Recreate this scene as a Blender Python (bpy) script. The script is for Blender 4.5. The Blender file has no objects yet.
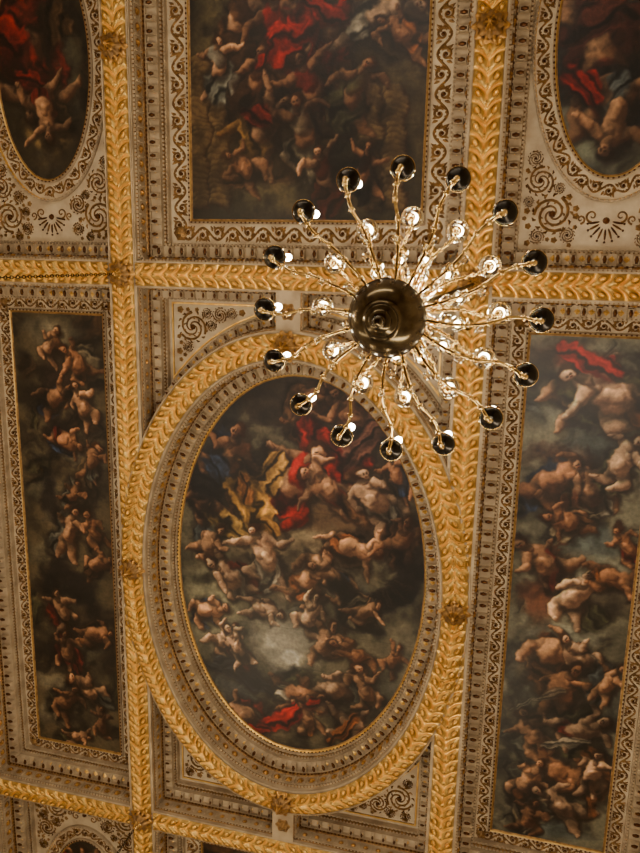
import bpy, math, random
import numpy as np
from mathutils import Matrix, Vector
rnd = random.Random(7)
NR = np.random.RandomState(5)
Z0 = 17.1            # underside of the beams
ZP = Z0 + 1.0        # underside of the recessed panels
CAM = (4.945, -7.47, 1.5)

# ------------------------------------------------------------ materials
def s2l(c):
    return tuple(((v/12.92) if v <= .04045 else ((v+.055)/1.055)**2.4) for v in c)
def mat(name, col, rough=.6, metal=0., noise=.0, nscale=6., col2=None, bump=0., pointy=None, spec=.5):
    m = bpy.data.materials.new(name); m.use_nodes = True
    nt = m.node_tree; b = nt.nodes['Principled BSDF']
    b.inputs['Base Color'].default_value = (*s2l(col), 1)
    b.inputs['Roughness'].default_value = rough
    b.inputs['Metallic'].default_value = metal
    b.inputs['Specular IOR Level'].default_value = spec
    last = None
    tc = nt.nodes.new('ShaderNodeTexCoord')
    if col2 is not None:
        n = nt.nodes.new('ShaderNodeTexNoise'); n.inputs['Scale'].default_value = nscale
        n.inputs['Detail'].default_value = 6
        nt.links.new(tc.outputs['Object'], n.inputs['Vector'])
        r = nt.nodes.new('ShaderNodeValToRGB')
        r.color_ramp.elements[0].position = .38; r.color_ramp.elements[1].position = .62
        r.color_ramp.elements[0].color = (*s2l(col), 1); r.color_ramp.elements[1].color = (*s2l(col2), 1)
        nt.links.new(n.outputs['Fac'], r.inputs['Fac']); last = r.outputs['Color']
        if bump:
            bp = nt.nodes.new('ShaderNodeBump'); bp.inputs['Strength'].default_value = bump
            bp.inputs['Distance'].default_value = .02
            nt.links.new(n.outputs['Fac'], bp.inputs['Height']); nt.links.new(bp.outputs['Normal'], b.inputs['Normal'])
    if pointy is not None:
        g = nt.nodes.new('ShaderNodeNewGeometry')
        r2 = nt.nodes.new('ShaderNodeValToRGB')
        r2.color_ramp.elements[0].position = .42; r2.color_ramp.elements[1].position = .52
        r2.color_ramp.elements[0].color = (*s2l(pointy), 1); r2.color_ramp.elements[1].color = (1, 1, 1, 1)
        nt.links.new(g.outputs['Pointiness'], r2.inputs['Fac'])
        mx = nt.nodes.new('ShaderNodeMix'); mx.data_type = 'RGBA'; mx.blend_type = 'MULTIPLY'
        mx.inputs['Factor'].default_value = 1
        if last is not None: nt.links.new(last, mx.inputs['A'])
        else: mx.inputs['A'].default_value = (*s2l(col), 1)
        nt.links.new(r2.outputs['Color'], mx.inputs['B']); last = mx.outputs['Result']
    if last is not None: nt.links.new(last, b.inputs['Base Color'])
    return m
M_CREAM = mat('stone_cream', (.70, .62, .50), .7, 0, col2=(.59, .51, .40), nscale=2.5, bump=.15)
M_PANEL = mat('panel_cream', (.78, .71, .59), .7, 0, col2=(.68, .60, .49), nscale=2.5, bump=.1)
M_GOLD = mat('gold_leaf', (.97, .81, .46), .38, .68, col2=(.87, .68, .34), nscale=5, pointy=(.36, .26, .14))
M_OLD = mat('antique_gold', (.60, .45, .24), .45, .4, col2=(.43, .31, .16), nscale=8)
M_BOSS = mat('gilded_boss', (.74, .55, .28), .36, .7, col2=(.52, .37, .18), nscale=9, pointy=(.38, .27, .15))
MATS = [M_CREAM, M_GOLD, M_OLD, M_BOSS]
CREAM, GOLD, OLD, BOSS = 0, 1, 2, 3

# ------------------------------------------------------------ mesh builder
class MB:
    def __init__(s): s.v = []; s.f = []; s.m = []; s.n = 0
    def add(s, v, f, m=0):
        v = np.asarray(v, float); o = s.n
        s.v.append(v); s.n += len(v)
        if isinstance(f, np.ndarray): s.f.extend((f+o).tolist())
        else: s.f.extend([[i+o for i in q] for q in f])
        s.m.extend([m]*len(f) if isinstance(m, int) else m)
    def inst(s, tpl, x, y, z, ang, sc=1., flipy=False):
        v, f, m = tpl; v = v*np.array(sc if hasattr(sc, '__len__') else (sc, sc, sc))
        if flipy: v = v*np.array([1, -1, 1])
        c, sn = math.cos(ang), math.sin(ang)
        w = np.stack([x+v[:, 0]*c-v[:, 1]*sn, y+v[:, 0]*sn+v[:, 1]*c, z+v[:, 2]], 1)
        s.add(w, f, m)
    def build(s, name, mats=None, smooth=False, parent=None):
        me = bpy.data.meshes.new(name)
        me.from_pydata(np.concatenate(s.v).tolist(), [], s.f)
        for m in (mats or MATS): me.materials.append(m)
        me.polygons.foreach_set('material_index', s.m)
        if smooth: me.polygons.foreach_set('use_smooth', [True]*len(me.polygons))
        me.update()
        ob = bpy.data.objects.new(name, me); bpy.context.collection.objects.link(ob)
        if parent: ob.parent = parent
        return ob
def grid_faces(nu, nv, closeu=False, closev=False):
    i = np.arange(nu if closeu else nu-1)[:, None]; j = np.arange(nv if closev else nv-1)[None, :]
    a = i*nv+j; b = ((i+1) % nu)*nv+j; c = ((i+1) % nu)*nv+(j+1) % nv; d = i*nv+(j+1) % nv
    return np.stack([a, b, c, d], -1).reshape(-1, 4)
def lathe(prof, seg=24):
    th = np.arange(seg)*2*math.pi/seg; P = np.array(prof)
    v = np.stack([np.cos(th)[:, None]*P[None, :, 0], np.sin(th)[:, None]*P[None, :, 0], np.ones(seg)[:, None]*P[None, :, 1]], -1).reshape(-1, 3)
    return v, grid_faces(seg, len(P), closeu=True)
def tube(pts, rad, seg=8):
    P = np.array(pts, float); n = len(P)
    T = np.gradient(P, axis=0); T /= np.linalg.norm(T, axis=1)[:, None]+1e-9
    up = np.array([0, 0, 1.]) if abs(T[0][2]) < .9 else np.array([0, 1., 0])
    v = []
    r = rad if hasattr(rad, '__len__') else [rad]*n
    for i in range(n):
        a = np.cross(T[i], up); a /= np.linalg.norm(a)+1e-9; b = np.cross(T[i], a)
        for k in range(seg):
            t = 2*math.pi*k/seg
            v.append(P[i]+r[i]*(math.cos(t)*a+math.sin(t)*b))
    return np.array(v), grid_faces(n, seg, closev=True)
def crom(pts, k=8):
    P = [np.array(p, float) for p in pts]; P = [2*P[0]-P[1]]+P+[2*P[-1]-P[-2]]; out = []
    for i in range(1, len(P)-2):
        for j in range(k):
            t = j/k
            out.append(.5*((2*P[i])+(-P[i-1]+P[i+1])*t+(2*P[i-1]-5*P[i]+4*P[i+1]-P[i+2])*t*t+(-P[i-1]+3*P[i]-3*P[i+1]+P[i+2])*t**3))
    out.append(P[-2]); return np.array(out)

# ------------------------------------------------------------ templates (x along path, y inward, z up)
def T_box(w, d, h, m=CREAM, taper=1.):
    x = w/2; y = d
    v = np.array([[-x, 0, 0], [x, 0, 0], [x, y, 0], [-x, y, 0],
                  [-x*taper, 0+.1*d*(taper < 1), -h], [x*taper, .1*d*(taper < 1), -h], [x*taper, y*taper, -h], [-x*taper, y*taper, -h]])
    return v, np.array([[4, 5, 6, 7], [0, 1, 5, 4], [1, 2, 6, 5], [2, 3, 7, 6], [3, 0, 4, 7]]), [m]*5
def T_bump(rx, ry, h, m=GOLD, seg=6):
    v = []; f = []
    for k, (r, z) in enumerate(((1, 0), (.75, .65))):
        for i in range(seg):
            t = 2*math.pi*i/seg; v.append((rx*r*math.cos(t), ry*r*math.sin(t), -h*z))
    v.append((0, 0, -h))
    for i in range(seg):
        j = (i+1) % seg; f.append([i, j, seg+j, seg+i]); f.append([seg+i, seg+j, 2*seg])
    return np.array(v), f, [m]*len(f)
def T_flower(r, h, pet=8, nr=6, nt=32, m=GOLD):
    v = []
    for i in range(nt):
        t = 2*math.pi*i/nt
        for k in range(nr+1):
            q = k/nr
            edge = 1-.22*(.5-.5*math.cos(pet*t))*(q > .6)
            z = -h*((.45*math.sin(min(1, q*1.25)*math.pi)+.0)*(1+.35*math.cos(pet*t)*(q > .3)) + (.95*(1-(q/.32)**2) if q < .32 else 0)+.12*(q < .95))
            v.append((r*q*edge*math.cos(t), r*q*edge*math.sin(t), z))
    return np.array(v), grid_faces(nt, nr+1, closeu=True), [m]*(nt*nr)
def T_turn(tpl):
    v, f, m = tpl
    return np.stack([v[:, 0], -v[:, 2], v[:, 1]], 1), f, m
def join(*t):
    V = []; F = []; M = []; n = 0
    for v, f, m in t:
        V.append(v); F.extend([[int(i)+n for i in q] for q in f]); M.extend(m); n += len(v)
    return np.concatenate(V), F, M
def shift(t, x=0, y=0, z=0): return t[0]+np.array([x, y, z]), t[1], t[2]
def ribbon(P, W, h, m=OLD):
    P = np.array(P, float); T = np.gradient(P, axis=0); T /= np.linalg.norm(T, axis=1)[:, None]+1e-9
    N = np.stack([-T[:, 1], T[:, 0]], 1); W = np.array(W)[:, None]
    z = np.zeros((len(P), 1))
    v = np.stack([np.hstack([P-N*W, z]), np.hstack([P, z-h]), np.hstack([P+N*W, z])], 1).reshape(-1, 3)
    f = grid_faces(len(P), 3); return v, f, [m]*len(f)
def spiral(cx, cy, R, turns, a0, sgn=1, w=.03, h=.03, n=20, m=OLD):
    P = []; W = []
    for i in range(n+1):
        q = i/n; r = R*(1-.86*q); a = a0+sgn*turns*2*math.pi*q
        P.append((cx+r*math.cos(a), cy+r*math.sin(a))); W.append(w*(1.1-.6*q))
    return ribbon(P, W, h, m)
def T_scroll(L, W):
    P = [(L*i/20, .33*W*math.sin(2*math.pi*i/20)) for i in range(21)]
    parts = [ribbon(P, [.065*W]*21, .03)]
    for cx, s in ((.25*L, -1), (.75*L, 1)):
        parts.append(spiral(cx, s*.10*W, .32*W, 1.25, math.pi*.75 if s < 0 else -math.pi*.75, s*-1, .075*W, .035))
        parts.append(shift(T_bump(.11*W, .11*W, .05, GOLD, 6), cx, s*.10*W))
        for a in (-.7, -.1, .5, 1.1, 1.7):
            a2 = (math.pi/2*-s)+a*-s-.3
            x0, y0 = cx+.30*W*math.cos(a2), s*.1*W+.30*W*math.sin(a2)*1.0
            parts.append(ribbon([(x0, y0), (x0+.07*W*math.cos(a2), y0+.07*W*math.sin(a2)), (x0+.15*W*math.cos(a2+.5), y0+.12*W*math.sin(a2+.5))], [.04*W, .075*W, .015*W], .025))
        for dx in (-.18, -.08, .08, .18):
            x0 = cx+dx*L; y0 = s*.30*W
            parts.append(ribbon([(x0, y0*.5), (x0+.02*W, y0*1.0), (x0+.10*W*np.sign(dx), y0*1.45)], [.04*W, .09*W, .02*W], .025))
    return join(*parts)
def T_palmette(R, m=OLD):
    parts = [T_bump(.16*R, .16*R, .06, GOLD, 8)]
    for k in range(9):
        a = math.pi*(k+.5)/9
        r1 = R*(.8+.2*math.sin(a))
        parts.append(shift(tuple_rot(T_bump(.26*R, .055*R, .035, GOLD if k % 2 else BOSS, 8), a), .62*r1*math.cos(a), .62*r1*math.sin(a)))
        parts.append(shift(T_bump(.06*R, .06*R, .045, GOLD, 6), .95*r1*math.cos(a), .95*r1*math.sin(a)))
    for s in (-1, 1):
        parts.append(spiral(s*.62*R, -.2*R, .28*R, 1.2, math.pi/2, -s, .05*R, .03, m=m))
        parts.append(spiral(s*1.1*R, -.05*R, .2*R, 1.2, math.pi/2, s, .045*R, .03, m=m))
    return join(*parts)
def tuple_rot(t, a):
    v, f, m = t; c, s = math.cos(a), math.sin(a)
    return np.stack([v[:, 0]*c-v[:, 1]*s, v[:, 0]*s+v[:, 1]*c, v[:, 2]], 1), f, m
def T_whorl(R, s, a0):
    parts = []
    for da in (0, 2.094, 4.189): parts.append(spiral(0, 0, R, .85, a0+da, s, R*.085, .04, 14))
    parts.append(T_bump(R*.2, R*.2, .06, GOLD, 8))
    for k in range(13):
        aa = k*.483+a0; x0, y0 = R*.93*math.cos(aa), R*.93*math.sin(aa)
        parts.append(ribbon([(x0, y0), (x0+.14*R*math.cos(aa+.5*s), y0+.14*R*math.sin(aa+.5*s)), (x0+.28*R*math.cos(aa+s), y0+.28*R*math.sin(aa+s))], [.04*R, .085*R, .02*R], .025, OLD if k % 3 else GOLD))
    for k in range(9):
        aa = k*.7+a0+.3; x0, y0 = R*.55*math.cos(aa), R*.55*math.sin(aa)
        parts.append(ribbon([(x0, y0), (x0+.12*R*math.cos(aa+.8*s), y0+.12*R*math.sin(aa+.8*s)), (x0+.22*R*math.cos(aa+1.2*s), y0+.22*R*math.sin(aa+1.2*s))], [.03*R, .07*R, .015*R], .025))
    return join(*parts)
def pack(c, inside, x0, x1, y0, y1, seed, sizes=(.30, .22, .15, .10, .07)):
    r = random.Random(seed); placed = []
    for R in sizes:
        for _ in range(700):
            x, y = r.uniform(x0, x1), r.uniform(y0, y1)
            if all(inside(x+R*1.08*math.cos(k*.785), y+R*1.08*math.sin(k*.785)) for k in range(8)) and all(math.hypot(x-a, y-b) > (R+q)*1.02 for a, b, q in placed):
                placed.append((x, y, R))
                c.inst(T_whorl(R, r.choice((-1, 1)), r.uniform(0, 6)) if R > .09 else T_flower(R, .05, 5, 3, 10, OLD), x, y, ZP, 0)
t_mod = join(T_box(.13, .22, .12, CREAM, .8), shift(T_bump(.045, .085, .05, GOLD), 0, .11, -.12))
t_ros = T_flower(.065, .05, 4, 3, 8, GOLD)
t_rosv = T_turn(T_flower(.10, .06, 6, 4, 18, BOSS))
t_dent = T_box(.055, .05, .06, CREAM)
t_egg = T_bump(.034, .026, .035, GOLD, 6)
t_eggc = T_bump(.045, .03, .035, CREAM, 6)

# ------------------------------------------------------------ coffer frames
def rect_side(cx, cy, hx, hy):
    return [(cx-hx, cy-hy), (cx+hx, cy-hy), (cx+hx, cy+hy), (cx-hx, cy+hy)]
def shape_pts(kind, cx, cy, hx, hy, o):
    if kind == 'rect': return np.array(rect_side(cx, cy, hx-o, hy-o))
    th = np.arange(160)*2*math.pi/160
    return np.stack([cx+(hx-o)*np.cos(th), cy+(hy-o)*np.sin(th)], 1)
def spandrel_pts(sx, sy, o):
    A, B = 4.19+o, 5.91+o
    x0, x1, y1 = .25+o, 3.53-o, 6.72-o
    xs = x0+(x1-x0)*np.sin(np.linspace(0, math.pi/2, 40))
    pts = [(x, B*math.sqrt(max(0, 1-(x/A)**2))) for x in xs]+[(x1, y1), (x0, y1)]
    P = np.array(pts)*np.array([sx, sy])
    return P if sx*sy > 0 else P[::-1]
def sweep(mb, fn, prof):
    rings = [fn(p[0]) for p in prof]; n = len(rings[0])
    V = np.concatenate([np.hstack([r, np.full((n, 1), Z0+p[1])]) for r, p in zip(rings, prof)])
    f = grid_faces(len(prof), n, closev=True)
    m = [prof[i+1][2] for i in range(len(prof)-1) for _ in range(n)]
    mb.add(V, f, m)
def walk(P, pitch, margin=0., corner=50):
    n = len(P); segs = []
    d = [P[(i+1) % n]-P[i] for i in range(n)]
    ang = lambda a, b: abs(math.degrees(math.atan2(a[0]*b[1]-a[1]*b[0], a.dot(b))))
    cor = [i for i in range(n) if ang(d[i-1], d[i]) > corner-20]
    if not cor:
        segs = [np.vstack([P, P[:1]])]
    else:
        for a, b in zip(cor, cor[1:]+[cor[0]+n]):
            segs.append(np.array([P[i % n] for i in range(a, b+1)]))
    out = []
    for S in segs:
        L = np.concatenate([[0], np.cumsum(np.linalg.norm(np.diff(S, axis=0), axis=1))])
        tot = L[-1]-2*margin
        if tot < pitch*.5: continue
        k = max(1, round(tot/pitch)); s = margin+(np.arange(k)+.5)*tot/k
        x = np.interp(s, L, S[:, 0]); y = np.interp(s, L, S[:, 1])
        idx = np.clip(np.searchsorted(L, s)-1, 0, len(S)-2)
        D = S[idx+1]-S[idx]
        out += [(x[i], y[i], math.atan2(D[i, 1], D[i, 0]), tot/k) for i in range(k)]
    return out
PROF = [(-.01, .0, CREAM), (.0, .03, CREAM), (.0, .10, CREAM), (.03, .11, OLD), (.03, .16, OLD), (.05, .17, CREAM), (.05, .44, CREAM), (.08, .46, OLD), (.10, .52, OLD),
        (.12, .52, CREAM), (.12, .60, CREAM), (.34, .62, CREAM), (.34, .76, CREAM), (.36, .78, OLD), (.37, .84, OLD), (.40, .86, CREAM), (.40, 1.0, CREAM)]
def cornice(mb, fn, k=1.):
    sweep(mb, fn, [(o*k, z, m) for o, z, m in PROF])
    for x, y, a, _ in walk(fn(.0), .085): mb.inst(t_dent, x, y, Z0+.16, a, k)
    for x, y, a, _ in walk(fn(.05*k), .30, .05): mb.inst(t_rosv, x, y, Z0+.30, a, k)
    for x, y, a, _ in walk(fn(.05*k), .30, -.10): mb.inst(T_box(.035, .035, .24, CREAM), x, y, Z0+.42, a, k)
    for x, y, a, _ in walk(fn(.09*k), .095): mb.inst(t_egg, x, y, Z0+.49, a, 1)
    for x, y, a, _ in walk(fn(.12*k), .28, .06): mb.inst(t_mod, x, y, Z0+.61, a, k)
    for x, y, a, _ in walk(fn(.23*k), .28, -.08): mb.inst(t_ros, x, y, Z0+.615, a, k*1.1)
    for x, y, a, _ in walk(fn(.345*k), .085): mb.inst(t_dent, x, y, Z0+.77, a, k*.8)
    for x, y, a, _ in walk(fn(.385*k), .10): mb.inst(t_eggc, x, y, Z0+.85, a, 1)
def picture_frame(mb, kind, cx, cy, hx, hy, w=.09, met=GOLD, body=CREAM):
    fn = lambda o: shape_pts(kind, cx, cy, hx+w, hy+w, o)
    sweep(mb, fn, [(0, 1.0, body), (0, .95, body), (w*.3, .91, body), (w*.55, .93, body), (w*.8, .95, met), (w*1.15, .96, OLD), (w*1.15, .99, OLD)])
    for x, y, a, _ in walk(fn(w*.35), .10): mb.inst(t_egg if met == GOLD else t_eggc, x, y, Z0+.915, a, .8)
_sc = {}
def scrolls(W):
    if W not in _sc: _sc[W] = T_scroll(1.9*W, W)
    return _sc[W]
def scroll_border(mb, fn, off, W, L=None):
    L = L or 1.9*W
    for x, y, a, l in walk(fn(off), L, .0):
        mb.inst(scrolls(W), x-math.cos(a)*l/2, y-math.sin(a)*l/2, ZP-.001, a, (l/(1.9*W), 1, 1))

# ------------------------------------------------------------ gilded beams with raised plait
def relief(s, t, pitch=.29):
    u = s/pitch; at = np.abs(t)
    lob = np.sqrt(np.clip(1-((at-.50)/.48)**2, 0, 1))
    ph = u-.62*at-.16*np.sin(at*math.pi)
    f = np.mod(ph, 1.)
    cord = np.sqrt(np.clip(1-(np.abs(f-.5)/.43)**2, 0, 1))
    h = cord*lob
    e = np.sqrt(((f-.5)/.20)**2+((at-.58)/.18)**2)
    h = np.where(e < 1, h-.75*np.sqrt(np.clip(1-e*e, 0, 1)), h)
    b = np.sqrt(((np.mod(u*1.0, 1.)-.5)*pitch/.055)**2+(at*.26/.045)**2)
    h = np.maximum(h, .8*np.sqrt(np.clip(1-b*b, 0, 1)))
    return np.clip(h, 0, 1.1)
def band(mb, C, w, z, closed=False, nt=29, depth=.085, rev=False, sgn=1):
    C = np.array(C, float)
    L = np.concatenate([[0], np.cumsum(np.linalg.norm(np.diff(C, axis=0), axis=1))])
    n = int(L[-1]/.0205); s = np.linspace(0, L[-1], n+1)
    x = np.interp(s, L, C[:, 0]); y = np.interp(s, L, C[:, 1])
    dx = np.gradient(x); dy = np.gradient(y)
    l = np.hypot(dx, dy); nx, ny = -dy/l, dx/l
    pitch = L[-1]/round(L[-1]/.29)
    t = np.linspace(-1, 1, nt)
    H = relief(sgn*s[:, None], t[None, :], pitch)
    V = np.stack([x[:, None]+nx[:, None]*t*w, y[:, None]+ny[:, None]*t*w, z-H*depth], -1).reshape(-1, 3)
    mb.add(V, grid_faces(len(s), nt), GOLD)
def strip(mb, x0, x1, y0, y1, z, m=CREAM):
    mb.add([(x0, y0, z), (x1, y0, z), (x1, y1, z), (x0, y1, z)], [[0, 3, 2, 1]], m)
beams = MB()
for sx in (-1, 1):
    X = sx*3.86
    strip(beams, X-.34, X+.34, -16.6, 16.6, Z0)
    for sy in (-1, 1):
        band(beams, [(X, sy*.001), (X, sy*16.6)], .275, Z0-.012, sgn=-sy)
        for e in (-1, 1):
            v, f, _ = T_box(.03, 9.6, .03); beams.inst((v, f, [CREAM]*5), X+e*.305, sy*7.0 if sy > 0 else -16.6, Z0, 0)
    strip(beams, sx*8.32, sx*8.82, -16.6, 16.6, Z0)
    band(beams, [(sx*8.56, -16.5), (sx*8.56, 16.5)], .18, Z0-.012)
for sy in (-1, 1):
    Y = sy*7.0
    strip(beams, -8.8, 8.8, Y-.29, Y+.29, Z0-.003)
    for sx in (-1, 1):
        band(beams, [(sx*3.52, Y), (0, Y)], .25, Z0-.015)
        band(beams, [(sx*4.20, Y), (sx*8.5, Y)], .25, Z0-.015)
    strip(beams, -8.8, 8.8, sy*16.3-.3, sy*16.3+.3, Z0-.003)
    strip(beams, -.27, .27, sy*6.32-.45, sy*6.32+.45, Z0+.004)
    beams.inst(T_flower(.2, .1, 6, 5, 30, OLD), 0, sy*6.3, Z0, 0)
th = np.arange(400)*2*math.pi/400
def ell(hx, hy, t=th): return np.stack([hx*np.cos(t), hy*np.sin(t)], 1)
a, b = ell(3.53, 5.25), ell(4.19, 5.91)
Q4 = np.array([[i, (i+1) % 400, 400+(i+1) % 400, 400+i] for i in range(400)])
beams.add(np.vstack([np.c_[a, np.full(400, Z0-.03)], np.c_[b, np.full(400, Z0-.03)]]), Q4, CREAM)
beams.add(np.vstack([np.c_[b, np.full(400, Z0-.03)], np.c_[b, np.full(400, Z0+.02)]]), Q4, CREAM)
beams.add(np.vstack([np.c_[a, np.full(400, Z0-.03)], np.c_[a, np.full(400, Z0+.02)]]), Q4, CREAM)
for q in range(4):
    t = np.linspace(q*math.pi/2, (q+1)*math.pi/2, 120)
    band(beams, ell(3.86, 5.58, t), .27, Z0-.06, sgn=1 if q % 2 else -1)
for rr in (.305, -.305):
    v, f = tube(np.c_[ell(3.86+rr, 5.58+rr, np.linspace(0, 2*math.pi, 300)), np.full(300, Z0-.035)], .018, 6)
    beams.add(v, f, CREAM)
gb = beams.build('trim_1', smooth=False)
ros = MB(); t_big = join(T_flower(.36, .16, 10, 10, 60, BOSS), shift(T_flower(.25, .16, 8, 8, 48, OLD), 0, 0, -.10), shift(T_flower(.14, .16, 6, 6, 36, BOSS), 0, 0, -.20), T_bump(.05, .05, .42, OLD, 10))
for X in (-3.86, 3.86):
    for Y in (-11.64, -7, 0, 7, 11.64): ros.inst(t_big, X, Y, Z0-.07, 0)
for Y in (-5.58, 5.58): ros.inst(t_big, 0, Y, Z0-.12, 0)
ros.build('rosettes', smooth=True, parent=gb)

# ------------------------------------------------------------ compartments
c = MB(); fn = lambda o: shape_pts('ell', 0, 0, 3.53, 5.25, o)
cornice(c, fn); picture_frame(c, 'ell', 0, 0, 3.07, 4.79, .08, body=GOLD); c.build('trim_2')
c = MB()
for sx in (-1, 1):
    for sy in (-1, 1):
        fn = (lambda sx, sy: lambda o: spandrel_pts(sx, sy, o))(sx, sy)
        cornice(c, fn, .72)
        sweep(c, fn, [(.36, 1.0, GOLD), (.37, .97, GOLD), (.40, .97, GOLD), (.41, 1.0, GOLD)])
        def ins(x, y, sx=sx, sy=sy):
            x *= sx; y *= sy
            return .70 < x < 3.10 and y < 6.29 and (x/4.64)**2+(y/6.36)**2 > 1
        pack(c, ins, *sorted((.7*sx, 3.1*sx)), *sorted((4.2*sy, 6.3*sy)), 11, (.34, .24, .17, .12, .09, .06))
c.build('trim_3')
ti = 4
for sx in (-1, 1):
    c = MB(); fn = lambda o: shape_pts('rect', sx*6.26, 0, 2.07, 6.72, o)
    cornice(c, fn); picture_frame(c, 'rect', sx*6.26, 0, 1.27, 5.97)
    fn2 = lambda o: shape_pts('rect', sx*6.26, 0, 1.27+.09+.15, 5.97+.09+.15, o)
    scroll_border(c, fn2, 0, .29)
    for x, y in fn2(0): c.inst(T_flower(.13, .06, 6, 4, 18, OLD), x, y, ZP, 0)
    c.build('trim_%d' % ti); ti += 1
for sy in (-1, 1):
    c = MB(); fn = lambda o: shape_pts('rect', 0, sy*11.64, 3.53, 4.36, o)
    cornice(c, fn); picture_frame(c, 'rect', 0, sy*11.64, 2.59, 3.42)
    fn2 = lambda o: shape_pts('rect', 0, sy*11.64, 2.59+.09+.22, 3.42+.09+.22, o)
    scroll_border(c, fn2, 0, .40)
    for x, y in fn2(0): c.inst(T_flower(.18, .06, 6, 4, 18, OLD), x, y, ZP, 0)
    c.build('trim_%d' % ti); ti += 1
    for sx in (-1, 1):
        c = MB(); cx, cy = sx*6.26, sy*11.64
        fn = lambda o: shape_pts('rect', cx, cy, 2.07, 4.36, o)
        cornice(c, fn); picture_frame(c, 'ell', cx, cy, 1.2, 2.53, .08)
        fn2 = lambda o: shape_pts('ell', cx, cy, 1.2+.08+.17, 2.53+.25, o)
        scroll_border(c, fn2, 0, .29)
        fo = lambda o: shape_pts('ell', cx, cy, 1.66, 3.04, o)
        sweep(c, fo, [(0, 1.0, CREAM), (.0, .93, CREAM), (.04, .91, CREAM), (.06, 1.0, GOLD)])
        for x, y, a, _ in walk(fo(.03), .1): c.inst(t_eggc, x, y, Z0+.92, a)
        def ins(x, y):
            x -= cx; y -= cy
            return abs(x) < 1.65 and abs(y) < 3.94 and (x/1.70)**2+(y/3.08)**2 > 1 and not (abs(x) < .5 and abs(y) < 3.93)
        for ey in (-1, 1):
            c.inst(T_palmette(.44), cx, cy+ey*3.38, ZP, 0 if ey > 0 else math.pi, 1)
            pack(c, ins, cx-1.65, cx+1.65, *sorted((cy+ey*2.0, cy+ey*3.95)), 21+ti+ey, (.36, .27, .2, .14, .10, .07, .05))
        c.build('trim_%d' % ti); ti += 1

# ------------------------------------------------------------ room shell
def slab(name, lo, hi, m):
    b = MB(); x0, y0, z0 = lo; x1, y1, z1 = hi
    b.add([(x0, y0, z0), (x1, y0, z0), (x1, y1, z0), (x0, y1, z0), (x0, y0, z1), (x1, y0, z1), (x1, y1, z1), (x0, y1, z1)],
          [[0, 3, 2, 1], [4, 5, 6, 7], [0, 1, 5, 4], [1, 2, 6, 5], [2, 3, 7, 6], [3, 0, 4, 7]], 0)
    return b.build(name, [m])
M_WALL = mat('wall_paint', (.80, .74, .64), .8, col2=(.76, .70, .60), nscale=1)
M_FLOOR = mat('floor_boards', (.42, .30, .20), .5, col2=(.34, .23, .15), nscale=3)
slab('ceiling', (-9.0, -16.8, ZP), (9.0, 16.8, ZP+.3), M_PANEL)
slab('floor', (-9.0, -16.8, -.3), (9.0, 16.8, 0), M_FLOOR)
slab('wall_west', (-9.1, -16.8, 0), (-8.8, 16.8, ZP), M_WALL)
slab('wall_east', (8.8, -16.8, 0), (9.1, 16.8, ZP), M_WALL)
slab('wall_north', (-8.8, -16.9, 0), (8.8, -16.6, ZP), M_WALL)
slab('wall_south', (-8.8, 16.6, 0), (8.8, 16.9, ZP), M_WALL)

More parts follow.
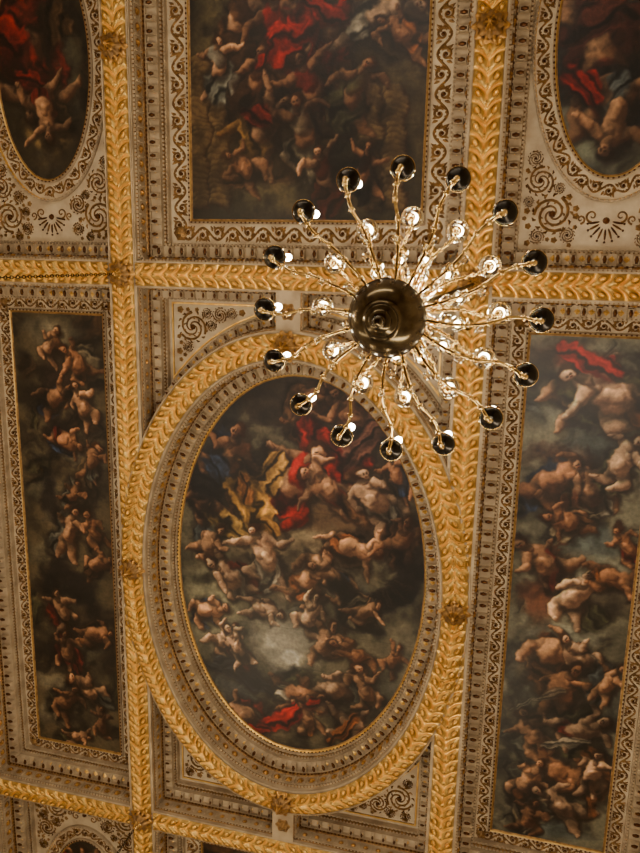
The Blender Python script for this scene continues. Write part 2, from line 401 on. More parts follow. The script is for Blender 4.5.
# ------------------------------------------------------------ painted canvases
def vnoise(ny, nx, cy, cx):
    g = NR.rand(cy+2, cx+2)
    y = np.linspace(0, cy, ny); x = np.linspace(0, cx, nx)
    yi = y.astype(int); xi = x.astype(int); fy = y-yi; fx = x-xi
    fy = fy*fy*(3-2*fy); fx = fx*fx*(3-2*fx)
    a = g[yi][:, xi]; b_ = g[yi][:, xi+1]; c_ = g[yi+1][:, xi]; d_ = g[yi+1][:, xi+1]
    return (a*(1-fx)+b_*fx)*(1-fy)[:, None]+(c_*(1-fx)+d_*fx)*fy[:, None]
def sstep(a, b, x):
    t = np.clip((x-a)/(b-a), 0, 1); return t*t*(3-2*t)
class Canvas:
    def __init__(s, cx, cy, hx, hy, res, base):
        s.cx, s.cy, s.hx, s.hy, s.res = cx, cy, hx, hy, res
        s.nx = int(2*hx/res)+1; s.ny = int(2*hy/res)+1
        s.xs = np.linspace(cx-hx, cx+hx, s.nx); s.ys = np.linspace(cy-hy, cy+hy, s.ny)
        s.im = np.ones((s.ny, s.nx, 3))*np.array(base)
        s.n1 = s.fb(1.2); s.n2 = s.fb(.35); s.n3 = s.fb(.12)
        s.X, s.Y = np.meshgrid(s.xs, s.ys)
    def fb(s, cell):
        o = 0; w = 0
        for k, a in ((1, 1.), (2, .5), (4, .25)):
            o = o+a*vnoise(s.ny, s.nx, max(2, int(2*s.hy/cell*k)), max(2, int(2*s.hx/cell*k))); w += a
        return o/w
    def win(s, x0, x1, y0, y1):
        i0 = max(0, np.searchsorted(s.xs, x0)); i1 = min(s.nx, np.searchsorted(s.xs, x1)+1)
        j0 = max(0, np.searchsorted(s.ys, y0)); j1 = min(s.ny, np.searchsorted(s.ys, y1)+1)
        return slice(j0, j1), slice(i0, i1)
    def blend(s, w, a, col):
        a = a[..., None]; s.im[w] = s.im[w]*(1-a)+np.asarray(col)*a
    def cloud(s, x, y, rx, ry, col, al=.8, rot=0):
        R = max(rx, ry)*1.7; w = s.win(x-R, x+R, y-R, y+R); X = s.X[w]-x; Y = s.Y[w]-y
        if X.size == 0: return
        c_, n_ = math.cos(rot), math.sin(rot); U = (X*c_+Y*n_)/rx; V_ = (-X*n_+Y*c_)/ry
        d = np.sqrt(U*U+V_*V_)+(s.n2[w]-.5)*1.1+(s.n1[w]-.5)*.6
        a_ = al*(1-sstep(.45, 1.15, d)); sh = (.65+.75*s.n2[w]-.15*V_)[..., None]
        s.blend(w, a_, np.clip(np.array(col)*sh, 0, 1))
    def cap(s, p0, p1, r0, r1, col, shadow=.7):
        R = max(r0, r1)*2.0
        w = s.win(min(p0[0], p1[0])-R, max(p0[0], p1[0])+R, min(p0[1], p1[1])-R, max(p0[1], p1[1])+R)
        X = s.X[w]; Y = s.Y[w]
        if X.size == 0: return
        dx, dy = p1[0]-p0[0], p1[1]-p0[1]; L2 = dx*dx+dy*dy+1e-9
        t = np.clip(((X-p0[0])*dx+(Y-p0[1])*dy)/L2, 0, 1); r = r0+(r1-r0)*t
        r = r*(1+.18*np.sin(t*math.pi)*(r0 > 0))
        ux = (X-p0[0]-t*dx)/r; uy = (Y-p0[1]-t*dy)/r; d = np.sqrt(ux*ux+uy*uy)
        if shadow: s.blend(w, shadow*(1-sstep(.9, 1.9, np.sqrt((ux-.3)**2+(uy-.35)**2))), (.10, .07, .05))
        nz = np.sqrt(np.clip(1-d*d, 0, 1)); lam = np.clip(-.55*ux-.62*uy+.50*nz, 0, 1)
        sh = (.30+.86*lam)*(.82+.36*s.n3[w])
        colr = np.clip(np.array(col)*sh[..., None]+np.array([.07, .01, -.01])*(1-lam)[..., None], 0, 1)
        s.blend(w, (1-sstep(.82, 1.12, d))*.96, colr)
    def drape(s, x, y, rx, ry, rot, col, k=9., al=1.):
        R = max(rx, ry)*1.6; w = s.win(x-R, x+R, y-R, y+R); X = s.X[w]-x; Y = s.Y[w]-y
        if X.size == 0: return
        c_, n_ = math.cos(rot), math.sin(rot); U = (X*c_+Y*n_)/rx; V_ = (-X*n_+Y*c_)/ry
        d = np.sqrt(U*U+V_*V_)+(s.n2[w]-.5)*1.3+(s.n3[w]-.5)*.3
        s.blend(w, .5*al*(1-sstep(.9, 1.5, d)), (.08, .06, .05))
        ph = k*V_*.7+2.2*np.sin(U*2.2+s.n1[w]*6)+6*s.n2[w]
        sh = .58+.34*np.sin(ph)+.20*np.sin(ph*2.3+1)+.3*(s.n3[w]-.5)-.22*V_
        sh = np.clip(sh, .16, 1.2)
        s.blend(w, al*(1-sstep(.75, 1.0, d)), np.clip(np.array(col)*sh[..., None]+.10*np.clip(sh-.85, 0, 1)[..., None], 0, 1))
    def fill(s, n, cols, seed, r0=.2, r1=.5, al=.75):
        r = random.Random(seed)
        for i in range(n):
            x = r.uniform(s.cx-s.hx, s.cx+s.hx); y = r.uniform(s.cy-s.hy, s.cy+s.hy); a = r.uniform(r0, r1)
            s.drape(x, y, a, a*r.uniform(.4, .8), r.uniform(0, 3.1), r.choice(cols), 7, al*r.uniform(.5, 1))
    def fig(s, x, y, H, rot=0, skin=(.78, .58, .43), cloth=None, hair=(.20, .12, .07), put=False, sd=None, cape=None, dress=False):
        r = random.Random(sd if sd is not None else rnd.random()); fl = r.choice((-1, 1))
        cs, sn = math.cos(rot), math.sin(rot)
        def P(u, v): u *= fl; return (x+H*(u*cs-v*sn), y+H*(u*sn+v*cs))
        f = 1.7 if put else 1.35; lf = .82 if put else .95
        sk = np.array(skin)*r.uniform(.82, 1.08)
        if cape is not None: s.drape(*P(-.05, .0), H*.46, H*.28, rot+r.uniform(.6, 1.6), cape)
        def limb(o, a1, a2, l1, l2, r1, r2, r3, col):
            l1 *= lf; l2 *= lf
            k = (o[0]+l1*math.sin(a1), o[1]+l1*math.cos(a1)); e = (k[0]+l2*math.sin(a2), k[1]+l2*math.cos(a2))
            s.cap(P(*o), P(*k), H*r1*f, H*r2*f, col); s.cap(P(*k), P(*e), H*r2*f, H*r3*f, col, .35)
            s.cap(P(*e), P(e[0]+.03*math.sin(a2+.4), e[1]+.03*math.cos(a2+.4)), H*r3*f*.95, H*r3*f*.7, col, 0)
        A = lambda a_, b_: r.uniform(a_, b_)
        limb((-.08, -.28), A(-2.6, -.5), A(-2.8, .4), .17, .16, .038, .030, .022, sk*.7)
        limb((-.05, .02), A(-.9, .3), A(-1.7, .2), .25, .24, .068, .046, .026, sk*.78)
        limb((.05, .02), A(.1, 1.5), A(-1.2, .6), .25, .24, .070, .048, .026, sk if not dress else np.array(cloth))
        if cloth is not None:
            s.drape(*P(.02, .08 if not dress else .15), H*(.26 if not dress else .38), H*.15*(1.5 if dress else 1), rot+A(.9, 2.2), cloth, 7)
        s.cap(P(0, .0), P(.01, -.14), H*.080*f, H*.072*f, sk)
        s.cap(P(.01, -.13), P(.0, -.25), H*.078*f, H*.090*f, sk if not dress else np.array(cloth)*.95, 0)
        if not dress:
            s.cap(P(.035, -.26), P(.03, -.22), H*.04*f, H*.035*f, np.clip(sk*1.02, 0, 1), 0)
            s.cap(P(-.01, -.02), P(.0, -.08), H*.05*f, H*.04*f, np.clip(sk*.98, 0, 1), 0)
        limb((.10, -.27), A(.4, 2.7), A(.2, 3.1), .17, .16, .038, .031, .022, np.clip(sk*1.05, 0, 1))
        s.cap(P(0, -.30), P(.01, -.36), H*.035*f, H*.035*f, sk*.75, 0)
        hx = A(-.02, .04); hf = 1.35 if put else 1.1; hv = -.05*(put is True)
        s.cap(P(hx-.012, -.435+hv), P(hx-.02, -.42+hv), H*.070*hf, H*.064*hf, hair)
        s.cap(P(hx+.012, -.412+hv), P(hx+.018, -.38+hv), H*.048*hf, H*.038*hf, np.clip(sk*1.05, 0, 1), 0)
        s.cap(P(hx+.035, -.412+hv), P(hx+.037, -.405+hv), H*.011*hf, H*.011*hf, sk*.3, 0)
        s.cap(P(hx+.0, -.410+hv), P(hx+.002, -.406+hv), H*.011*hf, H*.011*hf, sk*.3, 0)
        s.cap(P(hx+.01, -.375+hv), P(hx+.025, -.374+hv), H*.008*hf, H*.008*hf, (.4, .12, .08), 0)
    def finish(s, name, ell_=False, dark=1., warp=.75, chi=.6):
        wx = ((s.fb(.45)-.5)*.34+(s.fb(.16)-.5)*.14)*warp; wy = ((s.fb(.45)-.5)*.34+(s.fb(.16)-.5)*.14)*warp
        fx = np.clip((s.X+wx-s.xs[0])/(s.xs[1]-s.xs[0]), 0, s.nx-1.001); fy = np.clip((s.Y+wy-s.ys[0])/(s.ys[1]-s.ys[0]), 0, s.ny-1.001)
        ix = fx.astype(int); iy = fy.astype(int); tx = (fx-ix)[..., None]; ty = (fy-iy)[..., None]
        I = s.im; im = (I[iy, ix]*(1-tx)+I[iy, ix+1]*tx)*(1-ty)+(I[iy+1, ix]*(1-tx)+I[iy+1, ix+1]*tx)*ty
        lum = s.fb(1.0)*.65+s.n2*.35
        cm = 1-chi*.62*(1-sstep(.36, .60, lum))
        im = im*cm[..., None]*(.88+.24*s.n3[..., None])*dark
        im = im*np.array([1.0, .98, .93])
        seam = 1-.12*np.exp(-((np.mod(s.Y-s.cy+50, 1.02)-.5)/.012)**2)
        im = np.clip(im*seam[..., None], .01, 1)
        lin = np.where(im <= .04045, im/12.92, ((im+.055)/1.055)**2.4)
        z = Z0+.965
        V = np.stack([s.X, s.Y, np.full_like(s.X, z)], -1).reshape(-1, 3)
        F = grid_faces(s.ny, s.nx)[:, ::-1]
        if ell_:
            inside = (((s.X-s.cx)/s.hx)**2+((s.Y-s.cy)/s.hy)**2).reshape(-1) < 1.0
            F = F[inside[F].all(1)]
        me = bpy.data.meshes.new(name); me.from_pydata(V.tolist(), [], F.tolist())
        ca = me.color_attributes.new('paint', 'FLOAT_COLOR', 'POINT')
        ca.data.foreach_set('color', np.concatenate([lin.reshape(-1, 3), np.ones((s.nx*s.ny, 1))], 1).astype(np.float32).ravel())
        me.materials.append(M_PAINT)
        ob = bpy.data.objects.new(name, me); bpy.context.collection.objects.link(ob); return ob
M_PAINT = bpy.data.materials.new('oil_paint'); M_PAINT.use_nodes = True
nt = M_PAINT.node_tree; bs = nt.nodes['Principled BSDF']
at = nt.nodes.new('ShaderNodeAttribute'); at.attribute_name = 'paint'
tc = nt.nodes.new('ShaderNodeTexCoord'); nz = nt.nodes.new('ShaderNodeTexNoise'); nz.inputs['Scale'].default_value = 14; nz.inputs['Detail'].default_value = 5
nt.links.new(tc.outputs['Object'], nz.inputs['Vector'])
mr = nt.nodes.new('ShaderNodeMapRange'); mr.inputs['From Min'].default_value = .3; mr.inputs['From Max'].default_value = .7; mr.inputs['To Min'].default_value = .80; mr.inputs['To Max'].default_value = 1.18
nt.links.new(nz.outputs['Fac'], mr.inputs['Value'])
vm = nt.nodes.new('ShaderNodeVectorMath'); vm.operation = 'SCALE'
nt.links.new(at.outputs['Color'], vm.inputs[0]); nt.links.new(mr.outputs['Result'], vm.inputs['Scale'])
nt.links.new(vm.outputs['Vector'], bs.inputs['Base Color']); bs.inputs['Roughness'].default_value = .42; bs.inputs['Specular IOR Level'].default_value = .4
bp = nt.nodes.new('ShaderNodeBump'); bp.inputs['Strength'].default_value = .2; bp.inputs['Distance'].default_value = .02
nt.links.new(nz.outputs['Fac'], bp.inputs['Height']); nt.links.new(bp.outputs['Normal'], bs.inputs['Normal'])

def ref(x, y):   # pixel position in the camera view -> point on the canvas plane
    p = x-320; q = y-426.5
    den = .2636*p-.2047*q+722.2
    k = (Z0+.965-CAM[2])/den
    return (CAM[0]+k*(.9644*p+.0754*q-194.0), CAM[1]+k*(-.0193*p+.976*q+166.5))
PX = 1/45.
SK = (.86, .66, .50); SK2 = (.70, .50, .36); SKP = (.94, .78, .64)
RED = (.68, .12, .09); DRED = (.45, .11, .08); GLD = (.84, .62, .28); BLU = (.18, .25, .38); WHT = (.82, .78, .70); BRN = (.38, .25, .16); GRY = (.48, .48, .44); BLK = (.08, .065, .06); OLV = (.34, .33, .22); ORG = (.66, .38, .20); UMB = (.24, .18, .12); SLT = (.34, .37, .38)
var = random.Random(99)
def S(cv, x, y, h, rotdeg, **k):
    if k.get('put') and var.random() < .5:
        k['cape'] = var.choice([UMB, BRN, DRED, SLT, GRY, OLV, BLU, (.56, .50, .40), BLK])
    h = h*var.uniform(.85, 1.22) if k.get('put') else h
    cv.fig(*ref(x, y), h*PX, math.radians(rotdeg), **k)
def D(cv, x, y, rx, ry, rotdeg, col, **k): cv.drape(*ref(x, y), rx*PX, ry*PX, math.radians(rotdeg), col, **k)
def C(cv, x, y, rx, ry, col, al=.8, rot=0): cv.cloud(*ref(x, y), rx*PX, ry*PX, col, al, math.radians(rot))

# --- central oval
cv = Canvas(0, 0, 3.12, 4.84, .020, (.34, .32, .26))
cv.fill(50, [(.30, .26, .19), OLV, (.40, .38, .31), SLT, (.34, .30, .23)], 1, .4, .9, .6)
C(cv, 300, 400, 120, 50, (.16, .13, .11), .95); C(cv, 215, 440, 45, 50, (.14, .14, .14), .9); C(cv, 395, 450, 55, 80, (.24, .19, .15), .9)
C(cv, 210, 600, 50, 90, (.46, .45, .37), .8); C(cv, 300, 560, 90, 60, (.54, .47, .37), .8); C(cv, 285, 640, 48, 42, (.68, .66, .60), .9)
C(cv, 400, 660, 40, 60, (.36, .34, .28), .8); C(cv, 300, 730, 110, 34, (.30, .27, .21), .8)
C(cv, 235, 690, 50, 30, (.17, .17, .18), .8, 30); C(cv, 225, 470, 30, 40, (.08, .08, .12), .95)
C(cv, 345, 520, 60, 34, (.30, .22, .16), .8)
S(cv, 228, 465, 100, 20, cloth=BLU, cape=(.10, .13, .22), skin=SK2, sd=3); S(cv, 203, 505, 70, -30, cloth=BLK, cape=BLK, skin=SK2, sd=4)
D(cv, 218, 470, 24, 16, 40, BLU); D(cv, 205, 488, 20, 20, 0, BLK)
S(cv, 308, 415, 90, 30, cape=BRN, skin=(.50, .35, .25), sd=5); S(cv, 356, 422, 92, -40, cape=(.40, .20, .15), skin=SK2, sd=6)
D(cv, 338, 468, 56, 32, 50, RED); D(cv, 312, 446, 38, 22, 100, RED); D(cv, 360, 438, 40, 15, -50, (.46, .29, .24)); D(cv, 295, 482, 24, 20, 20, DRED)
S(cv, 288, 486, 122, 40, dress=True, cloth=RED, skin=SK, sd=11, cape=BRN)
D(cv, 254, 510, 50, 27, 60, GLD); D(cv, 230, 526, 36, 18, 30, (.74, .58, .30)); D(cv, 272, 470, 28, 15, 110, (.82, .62, .32)); D(cv, 246, 490, 20, 12, 80, (.56, .35, .17)); D(cv, 268, 530, 20, 14, 20, (.62, .44, .2))
S(cv, 334, 494, 90, -60, cloth=RED, skin=SK, sd=12); S(cv, 376, 505, 92, -30, skin=SKP, cloth=WHT, cape=BRN, sd=13); S(cv, 350, 548, 76, 100, skin=SK, cloth=ORG, cape=UMB, sd=14)
S(cv, 400, 545, 64, 20, skin=SK2, cape=BRN, sd=15); S(cv, 398, 480, 54, -20, skin=SK2, cloth=BLU, cape=UMB, sd=151)
for i, (x, y, h, r_) in enumerate([(209, 548, 58, 30), (234, 580, 62, -60), (205, 610, 54, 80), (268, 562, 96, -20), (306, 580, 92, 40), (258, 608, 66, 100), (334, 577, 64, -70),
        (310, 620, 58, 20), (350, 608, 54, -30), (220, 642, 48, 40)]):
    S(cv, x, y, h, r_, put=(i not in (3, 4)), skin=SKP if i % 2 else SK, cloth=(None, WHT, None, WHT, ORG, None, BLU)[i % 7], sd=30+i)
for q in (0, 1):
    C(cv, 380, 602, 52, 19, BLK, 1, -28); C(cv, 358, 618, 30, 16, BLK, .95, 20); C(cv, 406, 585, 20, 34, BLK, .95, 10); C(cv, 346, 590, 22, 14, BLK, .9)
for k in range(5): D(cv, 368+k*9, 612-k*7, 18, 3, 60-k*12, (.24, .18, .14), al=.6)
S(cv, 362, 612, 44, 60, put=True, skin=SK, sd=77)
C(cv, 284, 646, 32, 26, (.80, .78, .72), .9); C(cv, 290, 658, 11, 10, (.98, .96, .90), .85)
for k in range(6): D(cv, 226+k*13, 664+k*8, 32, 11, -20+k*15, (.15, .16, .19), al=.95)
for i, (x, y, h, r_) in enumerate([(324, 648, 64, 20), (356, 658, 58, -60), (332, 690, 74, 50), (366, 694, 60, -20), (292, 694, 60, 80), (345, 722, 58, 100), (308, 722, 56, -40),
        (390, 662, 50, 30), (238, 650, 50, -30), (248, 714, 54, -80)]):
    S(cv, x, y, h, r_, put=True, skin=(SK, SK2, SKP)[i % 3], cloth=(None, ORG, None, BRN, WHT)[i % 5], sd=60+i)
D(cv, 284, 718, 44, 16, -35, RED); D(cv, 256, 728, 22, 9, 10, (.62, .14, .10)); D(cv, 345, 726, 26, 10, -50, ORG)
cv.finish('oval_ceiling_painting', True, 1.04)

# --- long side panels of putti
cv = Canvas(-6.26, 0, 1.29, 5.99, .020, (.32, .28, .21))
cv.fill(50, [UMB, BRN, OLV, (.40, .37, .29), (.30, .25, .19), (.12, .10, .08)], 2, .3, .7, .7)
for i in range(14):
    y = 330+i*32; x = 60+20*(y-320)/430
    C(cv, x+rnd.uniform(-25, 25), y, 34, 18, rnd.choice([(.16, .13, .10), (.46, .43, .36), (.27, .23, .18), (.38, .36, .29)]), .8)
C(cv, 60, 575, 28, 38, BLK, .95); C(cv, 85, 592, 24, 20, (.10, .08, .08), .9); C(cv, 75, 670, 28, 16, BLK, .9); C(cv, 50, 500, 16, 34, (.12, .10, .09), .9); C(cv, 60, 382, 30, 20, (.13, .09, .08), .9)
for i, (x, y, h, r_) in enumerate([(50, 348, 58, 30), (80, 366, 56, -50), (52, 398, 56, 70), (84, 410, 60, -20), (64, 440, 58, 110), (92, 466, 60, 20),
        (68, 536, 66, 20), (98, 534, 58, -30), (94, 566, 52, 60), (64, 616, 56, -20), (92, 634, 62, 80), (66, 654, 56, 10), (92, 694, 62, -60), (64, 704, 56, 40), (102, 726, 54, 10), (75, 736, 46, 90), (70, 496, 50, 40)]):
    if i % 2: D(cv, x+rnd.uniform(-8, 8), y+rnd.uniform(-8, 8), 28, 12, rnd.uniform(0, 180), rnd.choice([BRN, DRED, UMB, OLV, (.42, .34, .24), BLK]), al=.85)
    S(cv, x, y, h, r_, put=True, skin=(SK, SK2, (.66, .48, .35))[i % 3], cloth=(None, BRN, BLK, None, DRED, GRY, None)[i % 7], sd=100+i)
cv.finish('procession_ceiling_painting', False, .96)

cv = Canvas(6.26, 0, 1.29, 5.99, .020, (.42, .41, .35))
cv.fill(50, [(.32, .28, .22), (.48, .48, .42), OLV, (.52, .50, .42), (.36, .29, .22), SLT, SLT], 3, .3, .7, .7)
for i in range(16):
    y = 350+i*32; x = 585-25*(y-340)/490
    C(cv, x+rnd.uniform(-35, 35), y, 42, 20, rnd.choice([(.52, .53, .48), (.38, .39, .36), (.27, .24, .20), (.46, .43, .36), (.34, .38, .38)]), .8)
C(cv, 580, 360, 40, 14, (.38, .16, .12), .9); C(cv, 560, 460, 36, 22, (.32, .18, .13), .9); C(cv, 620, 700, 26, 50, (.24, .25, .24), .8); C(cv, 545, 600, 30, 30, (.40, .22, .15), .8); C(cv, 540, 370, 20, 24, (.20, .16, .13), .9)
for i, (x, y, h, r_) in enumerate([(574, 398, 80, 40), (616, 400, 88, -60), (550, 484, 72, 60), (592, 494, 76, -30), (618, 468, 58, 30), (572, 524, 60, -80),
        (546, 566, 82, -50), (572, 598, 78, 30), (610, 578, 64, 100), (547, 652, 66, 70), (584, 662, 64, -50), (558, 696, 64, 20), (536, 740, 76, -30),
        (576, 732, 62, 60), (558, 772, 66, 110), (523, 784, 60, 30), (564, 808, 70, -60), (528, 822, 56, 10), (604, 686, 54, 40), (592, 778, 50, 0), (628, 548, 50, -30)]):
    if i % 2: D(cv, x+rnd.uniform(-8, 8), y+rnd.uniform(-8, 8), 36, 15, rnd.uniform(0, 180), rnd.choice([BRN, (.48, .26, .16), UMB, OLV, (.56, .54, .46), SLT, ORG]), al=.85)
    S(cv, x, y, h, r_, put=True, skin=(SK, SKP, SK2)[i % 3], cloth=(None, ORG, None, WHT, None, BRN, RED)[i % 7], sd=200+i)
D(cv, 590, 360, 40, 12, 20, RED, al=.95); D(cv, 560, 745, 30, 5, -20, WHT, al=.7); D(cv, 540, 700, 28, 4, -30, WHT, al=.6)
cv.finish('procession_ceiling_painting.001', False, 1.0)

# --- end panel (north)
cv = Canvas(0, -11.64, 2.61, 3.44, .021, (.18, .15, .10))
cv.fill(50, [UMB, BRN, OLV, (.20, .16, .11), (.12, .09, .07), (.26, .22, .15)], 4, .3, .8, .7)
C(cv, 215, 110, 30, 130, (.32, .28, .19), .8); C(cv, 400, 130, 34, 110, (.28, .24, .17), .8); C(cv, 300, 60, 60, 60, (.24, .16, .11), .9); C(cv, 300, 198, 110, 22, (.34, .30, .21), .8)
for X0 in (200, 222, 372, 396):
    for yy in range(60 if X0 < 300 else 90, 205, 6):
        p0 = ref(X0-7+2*math.sin(yy*.2), yy); p1 = ref(X0+7+2*math.sin(yy*.2), yy+3); cv.cap(p0, p1, .10, .10, (.40, .33, .22), .2)
C(cv, 300, 120, 66, 60, (.14, .10, .08), .9)
for i, (x, y, h, r_, cl, dr) in enumerate([(236, 24, 92, 20, BRN, 1), (285, 42, 116, -20, RED, 1), (334, 30, 96, 30, RED, 1), (378, 14, 98, 80, WHT, 0), (405, 34, 66, -60, ORG, 0), (254, 88, 84, 10, BRN, 1), (218, 70, 62, 0, GRY, 1),
        (314, 92, 84, -30, DRED, 1), (352, 98, 76, 20, OLV, 1), (262, 132, 90, 40, (.60, .44, .22), 1), (304, 140, 90, -15, (.62, .56, .46), 1), (248, 170, 62, -60, BLK, 0),
        (328, 180, 66, -20, (.46, .17, .11), 1), (364, 172, 58, 10, BLK, 1)]):
    S(cv, x, y, h, r_, skin=(SK, SK2, (.66, .48, .35))[i % 3] if i != 3 else SKP, cloth=cl, dress=bool(dr), cape=(None, UMB, BRN)[i % 3], sd=300+i)
D(cv, 290, 32, 38, 20, -40, RED); D(cv, 262, 115, 20, 11, 20, DRED); D(cv, 325, 8, 26, 12, 10, RED)
cv.finish('throne_ceiling_painting', False, .93)

# --- corner ovals (north)
cv = Canvas(-6.26, -11.64, 1.22, 2.55, .022, (.21, .18, .13))
cv.fill(24, [UMB, BRN, OLV, SLT, BLK], 5, .25, .6, .7)
C(cv, 45, 132, 30, 26, (.70, .56, .34), .95); C(cv, 65, 60, 20, 60, (.26, .26, .21), .8); C(cv, 45, 165, 30, 16, (.24, .20, .14), .8)
S(cv, 28, 48, 150, 175, dress=True, cloth=(.56, .14, .10), cape=(.42, .10, .08), skin=SK, sd=401)
D(cv, 26, 62, 36, 28, 60, DRED); D(cv, 12, 35, 28, 26, 10, (.58, .12, .10)); D(cv, 55, 20, 26, 20, 80, (.30, .21, .13)); D(cv, 35, 84, 26, 14, 20, RED)
S(cv, 44, 106, 80, 170, skin=SK, cape=UMB, sd=402, cloth=DRED)
cv.finish('corner_oval_ceiling_painting', True, .95, .6, .4)
cv = Canvas(6.26, -11.64, 1.22, 2.55, .022, (.38, .38, .34))
cv.fill(24, [(.30, .28, .23), (.42, .43, .39), OLV, SLT, (.46, .46, .41)], 6, .25, .6, .6)
C(cv, 600, 145, 40, 22, (.46, .48, .42), .85); C(cv, 600, 30, 50, 46, (.26, .27, .26), .9)
D(cv, 618, 50, 42, 32, 30, (.24, .26, .28)); D(cv, 578, 62, 28, 18, 60, RED)
S(cv, 602, 55, 150, 165, dress=True, cloth=(.40, .16, .12), cape=(.24, .25, .26), skin=SK, sd=411)
D(cv, 604, 20, 36, 22, -20, (.30, .14, .11)); S(cv, 618, 108, 84, 190, skin=SK, hair=(.1, .07, .05), cape=(.14, .13, .13), cloth=SLT, sd=413); D(cv, 582, 84, 22, 12, 40, RED)
cv.finish('corner_oval_ceiling_painting.001', True, .95, .6, .4)
# --- southern panels (mostly beyond the view)
def generic(cx, cy, hx, hy, name, e, n, seed):
    cv = Canvas(cx, cy, hx, hy, .035, (.28, .24, .18)); r = random.Random(seed)
    cv.fill(n*3, [UMB, BRN, OLV, SLT], seed, .3, .7, .8)
    for i in range(n): cv.fig(cx+r.uniform(-.7, .7)*hx, cy+r.uniform(-.8, .8)*hy, r.uniform(1.3, 2.0), r.uniform(-2, 2), cloth=r.choice([RED, BRN, BLU, WHT]), sd=seed+i, cape=r.choice([None, RED, GLD]))
    cv.finish(name, e, .95)
generic(0, 11.64, 2.61, 3.44, 'throne_ceiling_painting.001', False, 16, 500)
generic(-6.26, 11.64, 1.22, 2.55, 'corner_oval_ceiling_painting.002', True, 6, 600)
generic(6.26, 11.64, 1.22, 2.55, 'corner_oval_ceiling_painting.003', True, 6, 700)

# ------------------------------------------------------------ chandeliers
M_BRASS = mat('brass', (.92, .80, .54), .18, 1.0, col2=(.74, .60, .36), nscale=20)
M_BRONZE = mat('dark_bronze', (.36, .31, .21), .18, .9, col2=(.27, .22, .14), nscale=10)
M_BLACK = mat('shaded_dish_metal', (.15, .13, .10), .22, .8)  # candle dishes: shade of their backlit undersides put into the dark base colour
M_IVORY = mat('candle_ivory', (.88, .84, .74), .5)
M_GLASS = bpy.data.materials.new('crystal'); M_GLASS.use_nodes = True
g = M_GLASS.node_tree.nodes['Principled BSDF']; g.inputs['Transmission Weight'].default_value = 1; g.inputs['Roughness'].default_value = .03; g.inputs['IOR'].default_value = 1.5
g.inputs['Base Color'].default_value = (1, .93, .72, 1)
def emis(name, col, st):
    m = bpy.data.materials.new(name); m.use_nodes = True; b_ = m.node_tree.nodes['Principled BSDF']
    b_.inputs['Base Color'].default_value = (*col, 1); b_.inputs['Emission Color'].default_value = (*col, 1); b_.inputs['Emission Strength'].default_value = st; return m
M_BULB = emis('lit_bulb', (1, .90, .70), 70.)
M_BULB2 = emis('lit_bulb_small', (1, .82, .50), 70.)
CM = [M_BRASS, M_BRONZE, M_IVORY, M_GLASS, M_BULB, M_BULB2, M_BLACK]
def sphere(r, cz=0, seg=16, n=10, sz=1.):
    return lathe([(max(1e-4, r*math.sin(math.pi*i/n)), cz-r*sz*math.cos(math.pi*i/n)) for i in range(n+1)], seg)
def put(mb, vf, m, dx=0, dy=0, dz=0, ang=0):
    v, f = vf; c_, s_ = math.cos(ang), math.sin(ang)
    w = np.stack([v[:, 0]*c_-v[:, 1]*s_+dx, v[:, 0]*s_+v[:, 1]*c_+dy, v[:, 2]+dz], 1); mb.add(w, f, m)
stem = MB()
put(stem, lathe([(.001, 0), (.03, .005), (.045, .03), (.03, .06), (.02, .075), (.05, .09), (.085, .10), (.09, .115), (.06, .13), (.07, .14), (.12, .15), (.13, .165), (.12, .175), (.16, .19), (.22, .23), (.27, .29), (.30, .37), (.315, .40), (.31, .42), (.30, .43),
                 (.295, .50), (.25, .56), (.17, .61), (.10, .64)], 48), 1)
put(stem, lathe([(.10, .64), (.14, .66), (.16, .69), (.14, .72), (.07, .75), (.05, .82), (.06, .90), (.10, .96), (.11, 1.02), (.07, 1.08), (.04, 1.12), (.05, 1.16), (.14, 1.19), (.17, 1.22), (.14, 1.26), (.05, 1.30), (.04, 1.42), (.08, 1.50),
                 (.09, 1.56), (.05, 1.64), (.03, 1.70), (.11, 1.74), (.13, 1.77), (.10, 1.80), (.04, 1.84), (.03, 1.95), (.06, 2.0), (.07, 2.05), (.04, 2.12), (.015, 2.2)], 32), 0)
arms = MB(); lit = MB(); gl = MB()
def arm(pts, rad, ang, beads=3):
    P3 = crom(pts, 7)
    put(arms, tube(P3, rad, 7), 0, ang=ang)
    if beads:
        for q in range(4, len(P3)-2, beads):
            v, f = sphere(rad*1.7, 0, 8, 5); put(arms, (v+P3[q], f), 0, ang=ang)
for k in range(16):
    a = k*math.pi/8
    arm([(.14, 0, .68), (.30, .02, .62), (.52, .04, .55), (.74, .03, .58), (.92, -.02, .68), (1.06, -.02, .72), (1.16, 0, .70), (1.18, 0, .80)], .015, a, 6)
    dx, dy = 1.18*math.cos(a), 1.18*math.sin(a)
    put(arms, lathe([(.001, .74), (.02, .75), (.03, .77), (.02, .80), (.035, .815), (.075, .83), (.092, .85), (.098, .87), (.088, .865), (.04, .85), (.03, .88), (.035, .92), (.03, .93)], 20), 6, dx, dy)
    v, f = tube([(.098*math.cos(q*math.pi/12), .098*math.sin(q*math.pi/12), .868) for q in range(25)], .006, 5); put(arms, (v, f), 0, dx, dy)
    put(arms, lathe([(.022, .90), (.022, 1.16), (.001, 1.165)], 10), 2, dx, dy)
    put(lit, sphere(.036, 1.24, 12, 8, 1.8), 4, dx, dy)
    v, f = sphere(.026, 0, 10, 6, 1.8); put(gl, (v+np.array([.62, .03, .47]), f), 3, ang=a)
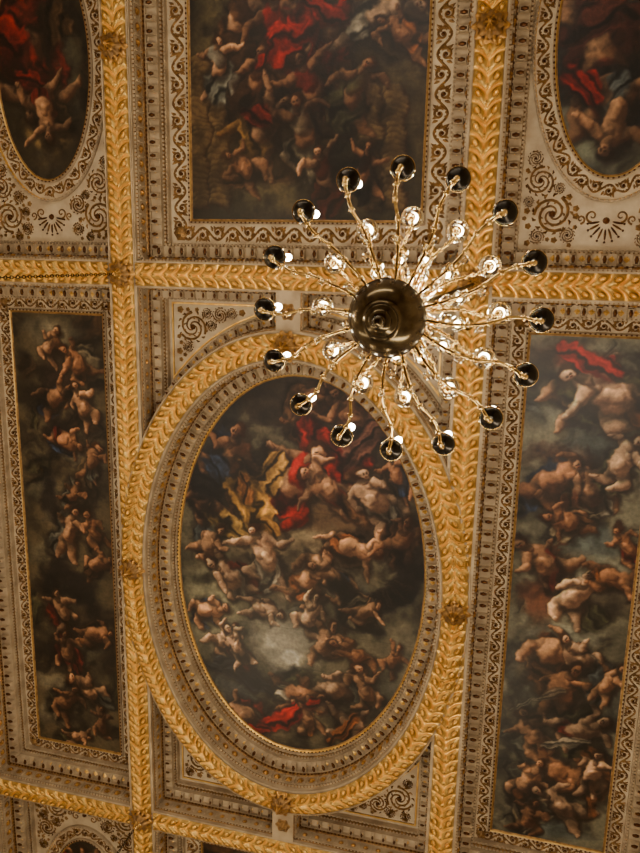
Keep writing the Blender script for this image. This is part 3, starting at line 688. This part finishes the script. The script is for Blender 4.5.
for k in range(12):
    a = k*math.pi/6
    arm([(.12, 0, 1.22), (.28, -.03, 1.14), (.48, -.04, 1.14), (.66, 0, 1.24), (.76, .02, 1.36), (.82, 0, 1.40)], .013, a)
    dx, dy = .82*math.cos(a), .82*math.sin(a)
    put(gl, sphere(.105, 1.50, 20, 14), 3, dx, dy)
    put(arms, lathe([(.001, 1.37), (.03, 1.385), (.045, 1.405), (.03, 1.42)], 12), 0, dx, dy)
    put(lit, sphere(.034, 1.50, 10, 6, 1.4), 5, dx, dy)
    a += math.pi/12
    arm([(.10, 0, 1.24), (.2, .03, 1.38), (.34, .04, 1.40), (.46, 0, 1.52)], .011, a, 4)
    dx, dy = .46*math.cos(a), .46*math.sin(a); put(gl, sphere(.07, 1.60, 14, 10), 3, dx, dy)
    put(lit, sphere(.022, 1.60, 8, 6, 1.4), 5, dx, dy)
for k in range(12):
    a = (k+.5)*math.pi/6
    arm([(.10, 0, 1.77), (.22, .03, 1.70), (.40, .03, 1.72), (.54, 0, 1.84)], .012, a)
    dx, dy = .54*math.cos(a), .54*math.sin(a)
    put(arms, lathe([(.001, 1.82), (.02, 1.84), (.06, 1.86), (.05, 1.87), (.02, 1.875), (.018, 2.0), (.001, 2.005)], 12), 0, dx, dy)
    put(lit, sphere(.030, 2.06, 10, 8, 1.9), 4, dx, dy)
    put(gl, sphere(.065, 1.66, 12, 8), 3, .34*math.cos(a), .34*math.sin(a))
    put(gl, sphere(.045, 1.74, 10, 6, 1.5), 3, .66*math.cos(a), .66*math.sin(a))
    put(arms, tube([(.54*math.cos(a), .54*math.sin(a), 1.84), (.66*math.cos(a), .66*math.sin(a), 1.84), (.66*math.cos(a), .66*math.sin(a), 1.79)], .006, 5), 0)
for k in range(16):
    a = (k+.5)*math.pi/8; put(gl, sphere(.035, .80, 8, 6, 1.5), 3, .26*math.cos(a), .26*math.sin(a))
chain = MB(); zt = Z0-.30-7.1; nL = int((zt-2.2)/.085)
for i in range(nL+1):
    th_ = np.linspace(0, 2*math.pi, 13); z = 2.2+.04+i*(zt-2.2)/nL
    if i % 2: P = np.c_[.026*np.cos(th_), 0*th_, z+.054*np.sin(th_)]
    else: P = np.c_[0*th_, .026*np.cos(th_), z+.054*np.sin(th_)]
    put(chain, tube(P+1e-6, .009, 5), 1)
put(chain, lathe([(.001, zt-.12), (.04, zt-.1), (.08, zt-.02), (.12, zt+.02)], 16), 0)
parts = None
for i, (X, Y) in enumerate([(3.86, -7.0), (-3.86, -7.0), (-3.86, 7.0), (3.86, 7.0)]):
    e = bpy.data.objects.new('chandelier' if i == 0 else 'chandelier.%03d' % i, None)
    bpy.context.collection.objects.link(e); e.location = (X, Y, 7.1)
    if parts is None:
        parts = [stem.build('stem_and_bowl', CM, True, e), arms.build('arms', CM, True, e), lit.build('bulbs', CM, True, e), gl.build('crystal_balls', CM, True, e), chain.build('chain', CM, True, e)]
        p0 = parts
    else:
        for o in p0:
            n = bpy.data.objects.new(o.name, o.data); bpy.context.collection.objects.link(n); n.parent = e
    l = bpy.data.lights.new('glow', 'POINT'); l.energy = 480; l.color = (1, .82, .56); l.shadow_soft_size = .12
    lo = bpy.data.objects.new('glow', l); bpy.context.collection.objects.link(lo); lo.parent = e; lo.location = (.15, 0, 2.6)

# ------------------------------------------------------------ lighting
def area(x, y, z, tx, ty, tz, sx, sy, e, col):
    l = bpy.data.lights.new('uplight', 'AREA'); l.shape = 'RECTANGLE'; l.size = sx; l.size_y = sy; l.energy = e; l.color = col
    o = bpy.data.objects.new('uplight', l); bpy.context.collection.objects.link(o); o.location = (x, y, z)
    o.rotation_euler = (Vector((tx, ty, tz))-Vector((x, y, z))).to_track_quat('-Z', 'Y').to_euler()
area(8.2, -3, 7.0, 0, -3, Z0, 1.0, 16, 1150, (1, .89, .73))
area(-8.2, 0, 7.0, 0, 0, Z0, 1.0, 20, 520, (1, .88, .72))
area(0, -16, 7.0, 0, -3, Z0, 10, 1.0, 420, (1, .90, .76))
w = bpy.data.worlds.new('world'); bpy.context.scene.world = w; w.use_nodes = True
w.node_tree.nodes['Background'].inputs['Color'].default_value = (.5, .45, .4, 1); w.node_tree.nodes['Background'].inputs['Strength'].default_value = .2

# ------------------------------------------------------------ camera
cd = bpy.data.cameras.new('camera'); co = bpy.data.objects.new('camera', cd); bpy.context.collection.objects.link(co)
R = Vector((.9644, -.0193, .2636)).normalized(); F = Vector((-.2533, .2173, .9428)).normalized(); Dn = F.cross(R).normalized(); R = Dn.cross(F)
co.matrix_world = Matrix(((R.x, -Dn.x, -F.x, CAM[0]), (R.y, -Dn.y, -F.y, CAM[1]), (R.z, -Dn.z, -F.z, CAM[2]), (0, 0, 0, 1)))
cd.sensor_fit = 'VERTICAL'; cd.sensor_height = 36; cd.lens = 36*766/853
cd.clip_end = 200
bpy.context.scene.camera = co
